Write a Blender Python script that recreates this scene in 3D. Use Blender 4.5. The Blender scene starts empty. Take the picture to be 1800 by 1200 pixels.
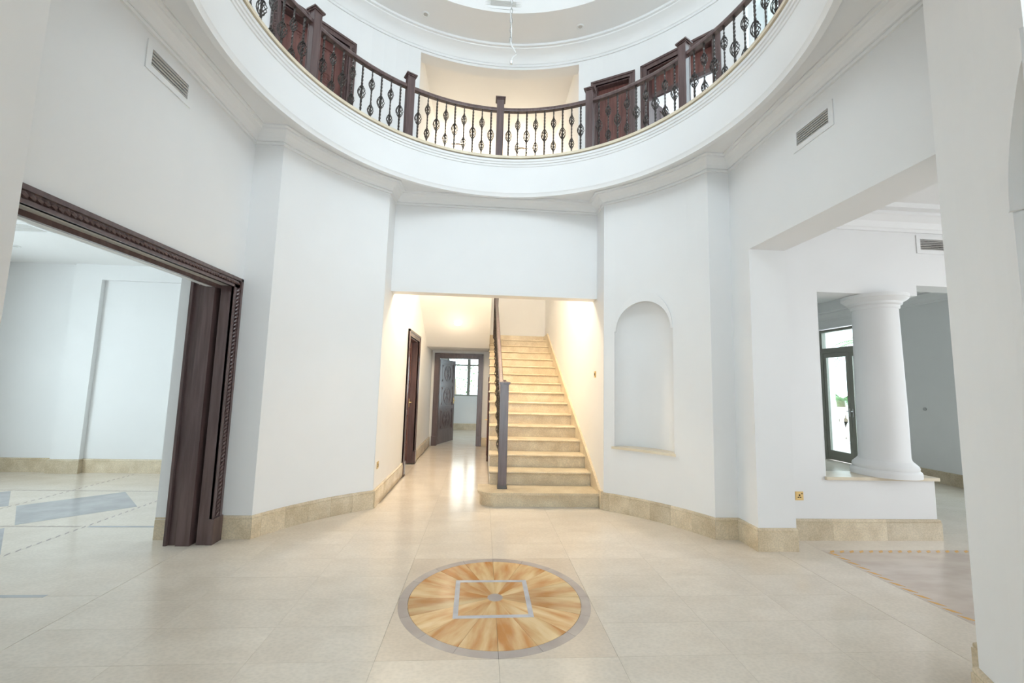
import bpy, math, random
from mathutils import Vector, Matrix
random.seed(7)
SC = bpy.context.scene
COL = SC.collection
PI = math.pi
sin, cos, rad = math.sin, math.cos, math.radians

# ------------------------------------------------------------------ camera
def cam_axes(yaw, pitch, roll):
    f = Vector((sin(yaw)*cos(pitch), cos(yaw)*cos(pitch), sin(pitch)))
    r0 = Vector((cos(yaw), -sin(yaw), 0)); u0 = r0.cross(f)
    return cos(roll)*r0 + sin(roll)*u0, -sin(roll)*r0 + cos(roll)*u0, f
cr, cu, cf = cam_axes(0.0673, 0.1047, 0.0256)
cam = bpy.data.cameras.new('camera'); camo = bpy.data.objects.new('camera', cam); COL.objects.link(camo)
camo.matrix_world = Matrix(((cr.x, cu.x, -cf.x, -0.1396), (cr.y, cu.y, -cf.y, -3.1823), (cr.z, cu.z, -cf.z, 1.5165), (0, 0, 0, 1)))
cam.sensor_fit = 'HORIZONTAL'; cam.sensor_width = 36.0; cam.lens = 736.19/1800*36.0
cam.clip_start = 0.05; cam.clip_end = 200
SC.camera = camo

# ------------------------------------------------------------------ world, lights, exposure
W = bpy.data.worlds.new('world'); SC.world = W; W.use_nodes = True
bg = W.node_tree.nodes['Background']; bg.inputs[0].default_value = (0.80, 0.91, 1.0, 1); bg.inputs[1].default_value = 3.8
SC.view_settings.view_transform = 'Standard'; SC.view_settings.look = 'None'
SC.view_settings.gamma = 1.0; SC.view_settings.use_curve_mapping = False
SC.view_settings.exposure = 0.27

def area(name, loc, target, sx, sy, power, col=(1, 1, 1)):
    l = bpy.data.lights.new(name, 'AREA'); l.shape = 'RECTANGLE'; l.size = sx; l.size_y = sy; l.energy = power; l.color = col
    o = bpy.data.objects.new(name, l); COL.objects.link(o); o.location = loc
    o.rotation_euler = (Vector(target) - Vector(loc)).to_track_quat('-Z', 'Y').to_euler()
    return o
def point(name, loc, power, col, r=0.08):
    l = bpy.data.lights.new(name, 'POINT'); l.energy = power; l.color = col; l.shadow_soft_size = r
    o = bpy.data.objects.new(name, l); COL.objects.link(o); o.location = loc; return o
DAY = (0.86, 0.94, 1.0)
WARM = (1.0, 0.83, 0.59)
area('entrance_door_offscreen', (0, -4.74, 1.4), (0, 0, 1.4), 2.3, 2.5, 26, (0.95, 0.97, 1.0))
for i, a in enumerate((150, 180, 210)):            # daylight in the windows of the upper rear wall
    x, y = 3.90*sin(rad(a)), 3.90*cos(rad(a))
    area('upper_window_rear_offscreen', (x, y, 6.2), (0, 0, 6.2), 0.98, 1.9, 50, (0.80, 0.91, 1.0))
area('window_left_offscreen', (-7.92, 0.6, 1.65), (0, 0.6, 1.65), 3.4, 2.5, 48, (0.82, 0.94, 1.0))
area('added_daylight_right_offscreen', (7.98, -2.2, 1.72), (0, -2.2, 1.72), 2.4, 2.3, 70, (0.95, 0.96, 1.0))  # daylight lamp added for the right room, set in an unseen window

# ------------------------------------------------------------------ materials
def mat(name, col, rough=0.5, metal=0.0, spec=0.5):
    m = bpy.data.materials.new(name); m.use_nodes = True
    b = m.node_tree.nodes['Principled BSDF']
    b.inputs['Base Color'].default_value = (*col, 1); b.inputs['Roughness'].default_value = rough
    b.inputs['Metallic'].default_value = metal; b.inputs['Specular IOR Level'].default_value = spec
    return m
def ramp_noise(m, c0, c1, scale=5.0, detail=6.0, stretch=(1, 1, 1), bump=0.0, rnd=0.0, lo=0.35, hi=0.65, fine=0.0):
    nt = m.node_tree; N = nt.nodes; L = nt.links; b = N['Principled BSDF']
    tc = N.new('ShaderNodeTexCoord'); mp = N.new('ShaderNodeMapping'); mp.inputs['Scale'].default_value = stretch
    no = N.new('ShaderNodeTexNoise'); no.inputs['Scale'].default_value = scale; no.inputs['Detail'].default_value = detail
    cr_ = N.new('ShaderNodeValToRGB'); cr_.color_ramp.elements[0].position = lo; cr_.color_ramp.elements[1].position = hi
    cr_.color_ramp.elements[0].color = (*c0, 1); cr_.color_ramp.elements[1].color = (*c1, 1)
    oi = N.new('ShaderNodeObjectInfo'); va = N.new('ShaderNodeVectorMath'); va.operation = 'ADD'
    mu = N.new('ShaderNodeMath'); mu.operation = 'MULTIPLY'; mu.inputs[1].default_value = 37.0
    L.new(oi.outputs['Random'], mu.inputs[0]); L.new(tc.outputs['Object'], mp.inputs[0])
    L.new(mp.outputs[0], va.inputs[0]); L.new(mu.outputs[0], va.inputs[1]); L.new(va.outputs[0], no.inputs['Vector'])
    L.new(no.outputs['Fac'], cr_.inputs[0])
    last = cr_.outputs[0]
    if fine > 0:
        vo = N.new('ShaderNodeTexVoronoi'); vo.inputs['Scale'].default_value = scale*14; vo.feature = 'F1'
        L.new(va.outputs[0], vo.inputs['Vector'])
        mx = N.new('ShaderNodeMix'); mx.data_type = 'RGBA'; mx.blend_type = 'MULTIPLY'
        mr = N.new('ShaderNodeMapRange'); mr.inputs[1].default_value = 0.0; mr.inputs[2].default_value = 0.8
        mr.inputs[3].default_value = 1.0 - fine; mr.inputs[4].default_value = 1.0
        L.new(vo.outputs['Distance'], mr.inputs[0]); mx.inputs[0].default_value = 1.0
        cmb = N.new('ShaderNodeCombineColor')
        for k in range(3): L.new(mr.outputs[0], cmb.inputs[k])
        L.new(last, mx.inputs[6]); L.new(cmb.outputs[0], mx.inputs[7]); last = mx.outputs[2]
    if rnd > 0:
        hs = N.new('ShaderNodeHueSaturation'); mr2 = N.new('ShaderNodeMapRange')
        mr2.inputs[3].default_value = 1 - rnd; mr2.inputs[4].default_value = 1 + rnd
        L.new(oi.outputs['Random'], mr2.inputs[0]); L.new(mr2.outputs[0], hs.inputs['Value']); L.new(last, hs.inputs['Color']); last = hs.outputs[0]
    L.new(last, b.inputs['Base Color'])
    if bump > 0:
        bp = N.new('ShaderNodeBump'); bp.inputs['Strength'].default_value = bump; bp.inputs['Distance'].default_value = 0.01
        L.new(no.outputs['Fac'], bp.inputs['Height']); L.new(bp.outputs[0], b.inputs['Normal'])
    return m
M = {}
M['paint'] = ramp_noise(mat('wall_paint', (0.83, 0.825, 0.82), 0.55), (0.82, 0.815, 0.81), (0.845, 0.84, 0.835), 1.2, 3)
M['ceil'] = ramp_noise(mat('ceiling_paint', (0.84, 0.83, 0.82), 0.5), (0.835, 0.825, 0.815), (0.85, 0.84, 0.83), 1.0, 3)
M['tile'] = ramp_noise(mat('cream_marble', (0.7, 0.62, 0.52), 0.16), (0.73, 0.64, 0.535), (0.80, 0.715, 0.61), 3.0, 8, (1, 1.6, 1), 0, 0.012, 0.3, 0.7, 0.10)
M['corner'] = ramp_noise(mat('rosy_cream_marble', (0.66, 0.56, 0.46), 0.16), (0.66, 0.56, 0.455), (0.74, 0.64, 0.53), 3.0, 8, (1, 1.6, 1), 0, 0.01, 0.3, 0.7, 0.10)
M['stair'] = ramp_noise(mat('golden_marble', (0.68, 0.55, 0.35), 0.28), (0.65, 0.52, 0.345), (0.79, 0.67, 0.48), 5.0, 9, (1, 1, 1), 0, 0.04, 0.34, 0.66, 0.25)
M['base'] = ramp_noise(mat('baseboard_marble', (0.70, 0.6, 0.44), 0.25), (0.62, 0.50, 0.34), (0.77, 0.655, 0.48), 5.0, 9, (1, 1, 1), 0, 0.10, 0.34, 0.66, 0.22)
M['cap'] = ramp_noise(mat('sill_marble', (0.74, 0.64, 0.48), 0.3), (0.70, 0.60, 0.45), (0.78, 0.69, 0.54), 5.0, 6)
M['grout'] = mat('grout', (0.52, 0.46, 0.39), 0.8)
M['grey'] = ramp_noise(mat('grey_marble', (0.42, 0.42, 0.43), 0.2), (0.38, 0.38, 0.39), (0.48, 0.48, 0.49), 4.0, 6)
M['taupe'] = ramp_noise(mat('taupe_marble', (0.45, 0.39, 0.36), 0.22), (0.42, 0.36, 0.33), (0.50, 0.44, 0.41), 6.0, 6)
M['rose'] = ramp_noise(mat('rose_marble', (0.55, 0.44, 0.37), 0.18), (0.57, 0.465, 0.39), (0.66, 0.56, 0.48), 3.0, 8, (1, 2.5, 1), 0, 0.03)
M['onyx'] = ramp_noise(mat('amber_onyx', (0.62, 0.38, 0.16), 0.2), (0.50, 0.21, 0.05), (0.76, 0.56, 0.30), 3.0, 9, (0.8, 3.6, 1), 0, 0.16, 0.36, 0.64)
M['wear'] = ramp_noise(mat('worn_grey_band', (0.5, 0.5, 0.55), 0.3), (0.44, 0.43, 0.46), (0.60, 0.61, 0.66), 9.0, 5)
M['amber'] = mat('amber_mosaic', (0.72, 0.40, 0.11), 0.25)
M['wood'] = ramp_noise(mat('dark_wood', (0.075, 0.03, 0.024), 0.30), (0.080, 0.046, 0.045), (0.130, 0.080, 0.077), 3.0, 6, (9, 9, 0.8)); M['wood'].node_tree.nodes['Principled BSDF'].inputs['Coat Weight'].default_value = 0.4; M['wood'].node_tree.nodes['Principled BSDF'].inputs['Coat Roughness'].default_value = 0.15
M['redwood'] = ramp_noise(mat('red_wood', (0.15, 0.045, 0.032), 0.33), (0.11, 0.042, 0.036), (0.18, 0.072, 0.060), 3.0, 6, (9, 9, 0.8))
M['black'] = mat('black_plastic', (0.01, 0.008, 0.008), 0.8)
M['iron'] = mat('wrought_iron', (0.10, 0.09, 0.085), 0.32, 0.85)
M['brass'] = mat('brass', (0.75, 0.55, 0.25), 0.3, 0.9)
M['white'] = mat('white_plastic', (0.8, 0.8, 0.79), 0.4)
M['slat'] = mat('vent_slat', (0.55, 0.53, 0.50), 0.45)
M['steel'] = mat('steel', (0.55, 0.55, 0.55), 0.35, 0.9)
M['alu'] = mat('olive_aluminium', (0.27, 0.27, 0.23), 0.4, 0.2)
M['leaf'] = ramp_noise(mat('leaf', (0.10, 0.22, 0.06), 0.5), (0.07, 0.16, 0.04), (0.16, 0.30, 0.09), 4, 4)
M['trunk'] = mat('trunk', (0.22, 0.16, 0.11), 0.8)
M['stone'] = mat('white_stone', (0.82, 0.81, 0.78), 0.7)
M['bulb'] = mat('lamp_glass', (1, 0.9, 0.75), 0.3)
b_ = M['bulb'].node_tree.nodes['Principled BSDF']; b_.inputs['Emission Color'].default_value = (1, 0.8, 0.5, 1); b_.inputs['Emission Strength'].default_value = 6
def glass():
    m = bpy.data.materials.new('window_glass'); m.use_nodes = True; nt = m.node_tree; N = nt.nodes; L = nt.links
    N.remove(N['Principled BSDF']); out = N['Material Output']
    tr = N.new('ShaderNodeBsdfTransparent'); tr.inputs[0].default_value = (0.93, 0.97, 0.96, 1)
    gl = N.new('ShaderNodeBsdfGlossy'); gl.inputs['Roughness'].default_value = 0.02
    lw = N.new('ShaderNodeLayerWeight'); lw.inputs[0].default_value = 0.15; fr = N.new('ShaderNodeMath'); fr.operation = 'MULTIPLY'; fr.inputs[1].default_value = 0.35; L.new(lw.outputs['Facing'], fr.inputs[0]); mx = N.new('ShaderNodeMixShader')
    L.new(fr.outputs[0], mx.inputs[0]); L.new(tr.outputs[0], mx.inputs[1]); L.new(gl.outputs[0], mx.inputs[2]); L.new(mx.outputs[0], out.inputs[0])
    return m
M['glass'] = glass()

# ------------------------------------------------------------------ mesh builder
class MB:
    def __init__(s): s.v = []; s.f = []
    def add(s, vs, fs):
        n = len(s.v); s.v += [tuple(p) for p in vs]; s.f += [tuple(i+n for i in f) for f in fs]; return s
    def box(s, x0, x1, y0, y1, z0, z1, T=None):
        vs = [(x, y, z) for z in (z0, z1) for x, y in ((x0, y0), (x1, y0), (x1, y1), (x0, y1))]
        if T: vs = [T @ Vector(p) for p in vs]
        return s.add(vs, [(3, 2, 1, 0), (4, 5, 6, 7), (0, 1, 5, 4), (1, 2, 6, 5), (2, 3, 7, 6), (3, 0, 4, 7)])
    def prism(s, pts, z0, z1):                 # plan polygon (ccw) raised from z0 to z1
        n = len(pts); vs = [(x, y, z0) for x, y in pts] + [(x, y, z1) for x, y in pts]
        return s.add(vs, [tuple(range(n))[::-1], tuple(range(n, 2*n))] + [(i, (i+1) % n, n+(i+1) % n, n+i) for i in range(n)])
    def prism_x(s, pts, x0, x1):               # (y,z) polygon drawn out along x
        n = len(pts); vs = [(x0, y, z) for y, z in pts] + [(x1, y, z) for y, z in pts]
        return s.add(vs, [tuple(range(n))[::-1], tuple(range(n, 2*n))] + [(i, (i+1) % n, n+(i+1) % n, n+i) for i in range(n)])
    def lathe(s, prof, n=96, a0=0.0, a1=360.0, c=(0, 0, 0), closed_prof=False):
        full = abs(a1-a0) >= 359.99; k = n if full else n+1
        base = len(s.v)
        for i in range(k):
            a = rad(a0 + (a1-a0)*i/n)
            for r, z in prof: s.v.append((c[0]+r*sin(a), c[1]+r*cos(a), c[2]+z))
        p = len(prof); m = p if closed_prof else p-1
        for i in range(n):
            i2 = (i+1) % k
            for j in range(m):
                j2 = (j+1) % p
                s.f.append((base+i*p+j, base+i2*p+j, base+i2*p+j2, base+i*p+j2))
        if closed_prof and not full:
            s.f.append(tuple(base+j for j in range(p))); s.f.append(tuple(base+n*p+j for j in range(p))[::-1])
        return s
    def tube(s, pts, r, n=6, cap=True):
        pts = [Vector(p) for p in pts]; base = len(s.v); k = len(pts)
        rr = r if isinstance(r, (list, tuple)) else [r]*k
        up = Vector((0, 0, 1))
        for i, p in enumerate(pts):
            t = (pts[min(i+1, k-1)]-pts[max(i-1, 0)]).normalized()
            a = t.cross(up)
            if a.length < 0.05: a = t.cross(Vector((1, 0, 0)))
            a.normalize(); b = t.cross(a)
            for j in range(n):
                q = p + rr[i]*(cos(2*PI*j/n)*a + sin(2*PI*j/n)*b); s.v.append(tuple(q))
        for i in range(k-1):
            for j in range(n):
                s.f.append((base+i*n+j, base+i*n+(j+1) % n, base+(i+1)*n+(j+1) % n, base+(i+1)*n+j))
        if cap: s.f.append(tuple(base+j for j in range(n))[::-1]); s.f.append(tuple(base+(k-1)*n+j for j in range(n)))
        return s
    def rings(s, rings, closed_prof=True, caps=True):      # loft through profile rings
        base = len(s.v); p = len(rings[0])
        for r in rings: s.v += [tuple(q) for q in r]
        for i in range(len(rings)-1):
            for j in range(p if closed_prof else p-1):
                j2 = (j+1) % p
                s.f.append((base+i*p+j, base+i*p+j2, base+(i+1)*p+j2, base+(i+1)*p+j))
        if caps and closed_prof:
            s.f.append(tuple(base+j for j in range(p))[::-1]); s.f.append(tuple(base+(len(rings)-1)*p+j for j in range(p)))
        return s
    def mesh(s, name, material, smooth=False):
        me = bpy.data.meshes.new(name); me.from_pydata(s.v, [], s.f); me.materials.append(material)
        import bmesh
        bm = bmesh.new(); bm.from_mesh(me); bmesh.ops.recalc_face_normals(bm, faces=bm.faces); bm.to_mesh(me); bm.free()
        if smooth:
            me.shade_smooth(); me.set_sharp_from_angle(angle=rad(32))
        me.update(); return me
    def obj(s, name, material, parent=None, smooth=False): return link(name, s.mesh(name, material, smooth), parent)
def link(name, data, parent=None, loc=None, rotz=0.0):
    o = bpy.data.objects.new(name, data); COL.objects.link(o); o.parent = parent
    if loc is not None: o.location = loc
    if rotz: o.rotation_euler = (0, 0, rotz)
    return o
def tag(o, label=None, cat=None, group=None, kind=None):
    if label: o['label'] = label
    if cat: o['category'] = cat
    if group: o['group'] = group
    if kind: o['kind'] = kind
    return o
def empty(name, loc=(0, 0, 0), rotz=0.0): return link(name, None, None, loc, rotz)
def struct(name, mb, m, smooth=False, label=None):
    return tag(mb.obj(name, m, None, smooth), label, None, None, 'structure')
def sroot(name, label=None, loc=(0, 0, 0), rotz=0.0): return tag(empty(name, loc, rotz), label, None, None, 'structure')
def pol(a, r): return (r*sin(rad(a)), r*cos(rad(a)))
def offset_rings(path, prof, closed):
    n = len(path); out = []
    for i in range(n):
        p = Vector(path[i]); a = Vector(path[i-1]) if (closed or i > 0) else None; b = Vector(path[(i+1) % n]) if (closed or i < n-1) else None
        ds = []
        if a is not None: ds.append((p-a).normalized())
        if b is not None: ds.append((b-p).normalized())
        ns = [Vector((-d.y, d.x)) for d in ds]
        nn = ns[0] if len(ns) == 1 else (ns[0]+ns[1])/(1+ns[0].dot(ns[1]))
        out.append([(p.x+nn.x*o, p.y+nn.y*o, z) for o, z in prof])
    return out

def holed(mb, ax, d0, d1, u0, u1, z0, z1, hu, hz, hw, hh, front):
    """wall box with a 0.2 m deep vent recess; ax 'x': wall faces x, u is y; ax 'y': wall faces y, u is x"""
    a, b, c, e = hu-hw/2, hu+hw/2, hz-hh/2, hz+hh/2
    put = (lambda p, q, u, v, z, w: mb.box(p, q, u, v, z, w)) if ax == 'x' else (lambda p, q, u, v, z, w: mb.box(u, v, p, q, z, w))
    put(d0, d1, u0, a, z0, z1); put(d0, d1, b, u1, z0, z1); put(d0, d1, a, b, z0, c); put(d0, d1, a, b, e, z1)
    put(*((front+0.2, d1) if abs(front-d0) < 1e-6 else (d0, front-0.2)), a, b, c, e)
RW = 2.585; XL = -2.60; XR = 2.56; YP = 1.16; XS = 1.42; ZS = 4.12; XE = 1.30
A1 = math.degrees(math.atan2(XS, math.sqrt(RW*RW-XS*XS)))      # end of the curved wall by the stair
A2 = math.degrees(math.acos(YP/RW))                            # end by the pilaster
A4 = 180 - math.degrees(math.asin(XE/RW))
def arc(a0, a1, n=16, r=RW): return [pol(a0+(a1-a0)*i/n, r) for i in range(n+1)]
FR = arc(A2, A1); FL = arc(-A1, -A2); BL = arc(-(180-A2), -A4); BR = arc(A4, 180-A2)
YE = -2.62

# ------------------------------------------------------------------ floor
floor = sroot('floor', 'polished cream marble floor with inlaid round medallion')
MB().box(-8.2, 8.3, -5.0, 11.4, -0.10, -0.02).obj('floor_bed', M['grout'], floor)
tile_me = MB().box(-0.3395, 0.3395, -0.1695, 0.1695, -0.02, 0.0).mesh('floor_tile', M['tile'])
for i in range(-4, 4):
    for j in range(-7, 22):
        x, y = (i+0.5)*0.68, (j+0.5)*0.34
        if abs(x) < 0.68 and abs(y) < 0.68: continue
        if y > 2.6 and not (-1.5 < x < 0.1): continue
        if math.hypot(x, y) > 3.05 and abs(y) > 1.3 and y < 2.6: continue
        link('floor_tile', tile_me, floor, (x, y, 0))
for x0, x1, y0, y1 in ((-1.36, 1.36, -4.9, -2.38), (-2.0, 1.36, 7.48, 11.2), (2.722, 3.20, -4.2, 1.3), (3.20, 7.95, 0.86, 1.3), (2.722, 7.95, 1.302, 6.9)):
    MB().box(x0+0.001, x1-0.001, y0+0.001, y1-0.001, -0.02, 0.0).obj('floor_slab', M['tile'], floor)
# left room: bordered squares with grey diamonds
xs = (-7.9, -6.86, -5.47, -4.07, -2.722); ys = (-4.2, -2.75, -1.34, 0.07, 1.48, 2.87, 4.05)
for i in range(4):
    for j in range(6):
        x0, x1, y0, y1 = xs[i], xs[i+1], ys[j], ys[j+1]
        MB().box(x0+0.001, x1-0.001, y0+0.001, y1-0.001, -0.02, 0.0).obj('floor_slab', M['tile'], floor)
        if i in (1, 2) and 1 <= j <= 4:
            cx, cy = (x0+x1)/2, (y0+y1)/2
            MB().prism([(cx-0.655, cy), (cx, cy-0.655), (cx+0.655, cy), (cx, cy+0.655)], -0.001, 0.0012).obj('diamond_inlay', M['grey'], floor)
for y in (0.07, 1.48):
    MB().box(-4.04, -3.08, y-0.018, y+0.018, -0.001, 0.0012).obj('strip_inlay', M['grey'], floor)
mb = MB()
def rope(mb, p, q, w=0.034, pitch=0.085):
    p, q = Vector(p), Vector(q); d = (q-p); n = int(d.length/pitch); d.normalize(); s = Vector((-d.y, d.x))
    out = []
    for k in range(n):
        a = p + d*(k*pitch)
        pts = [a - s*w*0.5, a + d*0.055 - s*w*0.5 + s*w*0.3, a + d*0.085 + s*w*0.5, a + d*0.03 + s*w*0.5 - s*w*0.3]
        out.append([(v.x, v.y) for v in pts])
    return out
for x in (-5.47, -4.07):
    for pts in rope(mb, (x, -1.3), (x, 3.9)): mb.prism(pts, -0.001, 0.0014)
for y in (-1.34, 0.07, 1.48, 2.87):
    for pts in rope(mb, (-7.0, y), (-4.1, y)): mb.prism(pts, -0.001, 0.0014)
tag(mb.obj('rope_mosaic', M['taupe'], floor), kind='stuff')
# right room: rose panel with amber rope border
MB().box(3.202, 7.94, -4.2, 0.858, -0.02, 0.0).obj('floor_slab', M['rose'], floor)
for pts in rope(None, (3.24, 0.825), (5.6, 0.825), 0.06, 0.1) + rope(None, (3.25, 0.80), (3.25, -1.4), 0.06, 0.1):
    MB().prism(pts, -0.001, 0.0014).obj('mosaic_piece', M['amber'], floor)
# medallion
med = link('medallion', None, floor, (0, 0, 0))
for sx in (-1, 1):
    for sy in (-1, 1):
        pts = [(sx*0.679, sy*0.001), (sx*0.679, sy*0.679), (sx*0.001, sy*0.679)] + [(sx*0.677*sin(t), sy*0.677*cos(t)) for t in [k*PI/24 for k in range(1, 12)]]
        if sx*sy < 0: pts = pts[::-1]
        MB().prism(pts, -0.02, 0.0).obj('corner_piece', M['corner'], med)
NW = 16
for k in range(NW):
    a = 2*PI*k/NW; h = PI/NW
    pts = [(0.05*cos(-h), 0.05*sin(-h))] + [(0.61*cos(t), 0.61*sin(t)) for t in (-h+0.002, -h/2, 0, h/2, h-0.002)] + [(0.05*cos(h), 0.05*sin(h))]
    o = MB().prism(pts, -0.02, 0.0004).obj('wedge', M['onyx'], med); o.rotation_euler = (0, 0, a + h)
    pr = [(0.612, -0.02), (0.677, -0.02), (0.677, 0.0004), (0.612, 0.0004)]
    MB().lathe(pr, 6, k*22.5+0.08, (k+1)*22.5-0.08, closed_prof=True).obj('ring_segment', M['taupe'], med)
MB().lathe([(0.0, -0.02), (0.055, -0.02), (0.055, 0.0006), (0.0, 0.0006)], 24, closed_prof=True).obj('hub', M['taupe'], med)
for p, q in (((-0.295, 0.268), (0.25, 0.268)), ((0.25, 0.268), (0.25, -0.262)), ((0.25, -0.262), (-0.285, -0.27)), ((-0.285, -0.27), (-0.295, 0.268))):
    p, q = Vector(p), Vector(q); d = (q-p).normalized(); s = Vector((d.y, -d.x))*0.034
    MB().prism([tuple(p), tuple(p+s+d*0.034), tuple(q+s-d*0.034), tuple(q)][::-1], -0.001, 0.0012).obj('worn_band', M['wear'], med)

# ------------------------------------------------------------------ lower walls
def niche_wall(name, ac, a0, a1, label):
    """curved wall from angle a0 to a1 with an arched niche centred on ac"""
    root = sroot(name, label)
    HA, ZB, ZC, HB = 0.375, 0.79, 2.24, 0.475
    uv = lambda u, z, d=0.0: (*pol(ac + math.degrees(u/RW), RW + d), z)
    us = sorted(set([rad(a0-ac)*RW, rad(a1-ac)*RW] + [rad(a0-ac)*RW + (rad(a1-a0)*RW)*i/10 for i in range(11)] + [-HA + 2*HA*i/24 for i in range(25)]))
    us = [u for i, u in enumerate(us) if i == 0 or u-us[i-1] > 1e-4]
    mb = MB()
    zt = lambda u: ZC + HB*math.sqrt(max(0, 1-(u/HA)**2))
    for u, w in zip(us[:-1], us[1:]):
        if u >= -HA-1e-6 and w <= HA+1e-6:
            mb.add([uv(u, 0), uv(w, 0), uv(w, ZB), uv(u, ZB)], [(0, 1, 2, 3)])
            mb.add([uv(u, zt(u)), uv(w, zt(w)), uv(w, ZS+0.02), uv(u, ZS+0.02)], [(0, 1, 2, 3)])
        else: mb.add([uv(u, 0), uv(w, 0), uv(w, ZS+0.02), uv(u, ZS+0.02)], [(0, 1, 2, 3)])
    ends = [rad(a0-ac)*RW, rad(a1-ac)*RW]
    for u, w in zip(us[:-1], us[1:]): mb.add([uv(u, 0, 0.34), uv(w, 0, 0.34), uv(w, ZS, 0.34), uv(u, ZS, 0.34)], [(3, 2, 1, 0)])
    for u in ends: mb.add([uv(u, 0), uv(u, 0, 0.34), uv(u, ZS, 0.34), uv(u, ZS)], [(0, 1, 2, 3)])
    mb.obj('wall_face', M['paint'], root, True)
    mb = MB(); D = 0.21; n = 20                                   # the hollow of the niche
    rows = [[uv(-HA*cos(PI*k/n), z, D*sin(PI*k/n)) for k in range(n+1)] for z in (ZB, ZC)]
    for j in range(1, 9):
        p = PI/2*j/8
        rows.append([uv(-HA*cos(PI*k/n)*cos(p), ZC+HB*sin(p), D*sin(PI*k/n)*cos(p)+0.004*sin(p)) for k in range(n+1)])
    mb.rings(rows, False, False); mb.obj('niche_shell', M['paint'], root, True)
    mb = MB(); rg = []
    for j in range(25):                                            # raised arch band
        t = PI*j/24; a, b, a2, b2 = HA, HB, HA-0.022, HB-0.115
        o, i_ = (-a*cos(t), ZC+b*sin(t)), (-a2*cos(t), ZC+b2*sin(t))
        rg.append([uv(*o, 0.0), uv(*o, -0.012), uv(*i_, -0.012), uv(*i_, 0.03)])
    mb.rings(rg); mb.obj('arch_band', M['paint'], root, True)
    mb = MB(); n = 16                                              # marble sill
    for z0, z1 in ((ZB-0.028, ZB+0.002),):
        pts = [uv(-HA-0.03, 0, -0.03)] + [uv(-HA-0.03+(2*HA+0.06)*k/8, 0, -0.03) for k in range(1, 9)] + [uv(HA*cos(PI*k/n), 0, D*sin(PI*k/n)) for k in range(n+1)]
        mb.prism([(p[0], p[1]) for p in pts], z0, z1)
    mb.obj('niche_sill', M['cap'], root)
    return root
niche_wall('wall_front_right', 44.8, A1, A2, 'white curved wall with arched niche beside the stair')
niche_wall('wall_back_right', 140.8, 180-A2, A4, 'white curved wall with niche near the entrance')
def curved_wall(name, a0, a1, label):
    n = 16; pts = [pol(a0+(a1-a0)*i/n, RW) for i in range(n+1)] + [pol(a1-(a1-a0)*i/n, RW+0.34) for i in range(n+1)]
    return struct(name, MB().prism(pts, 0, ZS+0.02), M['paint'], True, label)
fl_wall = curved_wall('wall_front_left', -A2, -A1, 'plain white curved wall beside the corridor')
curved_wall('wall_back_left', -A4, -(180-A2), 'plain white curved wall near the entrance')
# pilasters (short returns that face the entrance) with the side walls
mb = MB()
mb.prism([(2.31, YP), (2.945, YP), (2.945, 1.70), (2.31, 1.70), (2.1, 1.9)][:4], 0, ZS)
mb.box(XR, 2.945, 0.845, YP, 0, ZS); holed(mb, 'x', XR, 2.945, -0.97, 0.845, 2.98, ZS, -0.045, 3.735, 0.34, 0.125, XR); mb.box(XR, 2.945, -YP, -0.97, 0, ZS)
mb.box(2.31, 2.945, -1.70, -YP, 0, ZS)
struct('wall_right', mb, M['paint'], label='white wall with a wide plain opening to the right room')
mb = MB(); XJ = -2.935; XB = -3.16
mb.box(XB, -2.31, YP, 1.70, 0, ZS); mb.box(XB, XL, 1.12, YP, 0, ZS); holed(mb, 'x', XB, XL, -1.12, 1.12, 2.50, ZS, -0.03, 3.805, 0.37, 0.125, XL); mb.box(XB, XL, -YP, -1.12, 0, ZS)
mb.box(XB, -2.31, -1.70, -YP, 0, ZS)
struct('wall_left', mb, M['paint'], label='white wall above the wide sliding doorway')
mb = MB(); mb.box(-XS-0.02, XS+0.02, 2.50, 2.70, 2.75, ZS); struct('wall_front', mb, M['paint'], label='white lintel wall above the stair and corridor')
# stair hall side walls, end wall, ceiling
mb = MB()
mb.box(XS, XS+0.2, 2.155, 3.66, 0, ZS); mb.box(XS, XS+0.2, 3.66, 7.45, 0, 7.6); struct('wall_stair_right', mb, M['paint'], label='cream lit wall to the right of the stairs')
mb = MB()
mb.box(-XS-0.2, -XS, 2.155, 3.66, 0, ZS); mb.box(-XS-0.2, -XS, 3.66, 4.06, 0, 7.6); mb.box(-XS-0.2, -XS, 5.09, 7.45, 0, 7.6)
mb.box(-XS-0.2, -XS, 4.06, 5.09, 2.33, 7.6); struct('wall_corridor_left', mb, M['paint'], label='cream lit corridor wall with a dark door')
mb = MB()
mb.box(-XS-0.2, -1.255, 7.45, 7.62, 0, 2.35); mb.box(-0.235, XS+0.2, 7.45, 7.62, 0, 2.35); mb.box(-1.255, -0.235, 7.45, 7.62, 2.185, 2.35)
mb.box(-XS-0.2, XS+0.2, 7.45, 7.62, 2.35, 7.6); struct('wall_corridor_end', mb, M['paint'], label='cream wall at the end of the corridor')
mb = MB(); mb.prism([(-XS-0.2, 7.62), (-XS-0.2, 3.8)] + [pol(-22+4.4*i, 4.11) for i in range(11)] + [(XS+0.2, 3.8), (XS+0.2, 7.62)], 7.5, 7.6); struct('ceiling_stair_hall', mb, M['ceil'], label='warm lit ceiling of the stair hall')
mb = MB(); mb.prism_x([(7.45, 2.35), (6.39, 2.35), (3.30, 4.12), (3.30, 4.5), (6.5, 2.60), (7.45, 2.60)][::-1], -XS, -0.014)
struct('ceiling_corridor', mb, M['ceil'], label='sloping cream soffit over the corridor')
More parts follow.
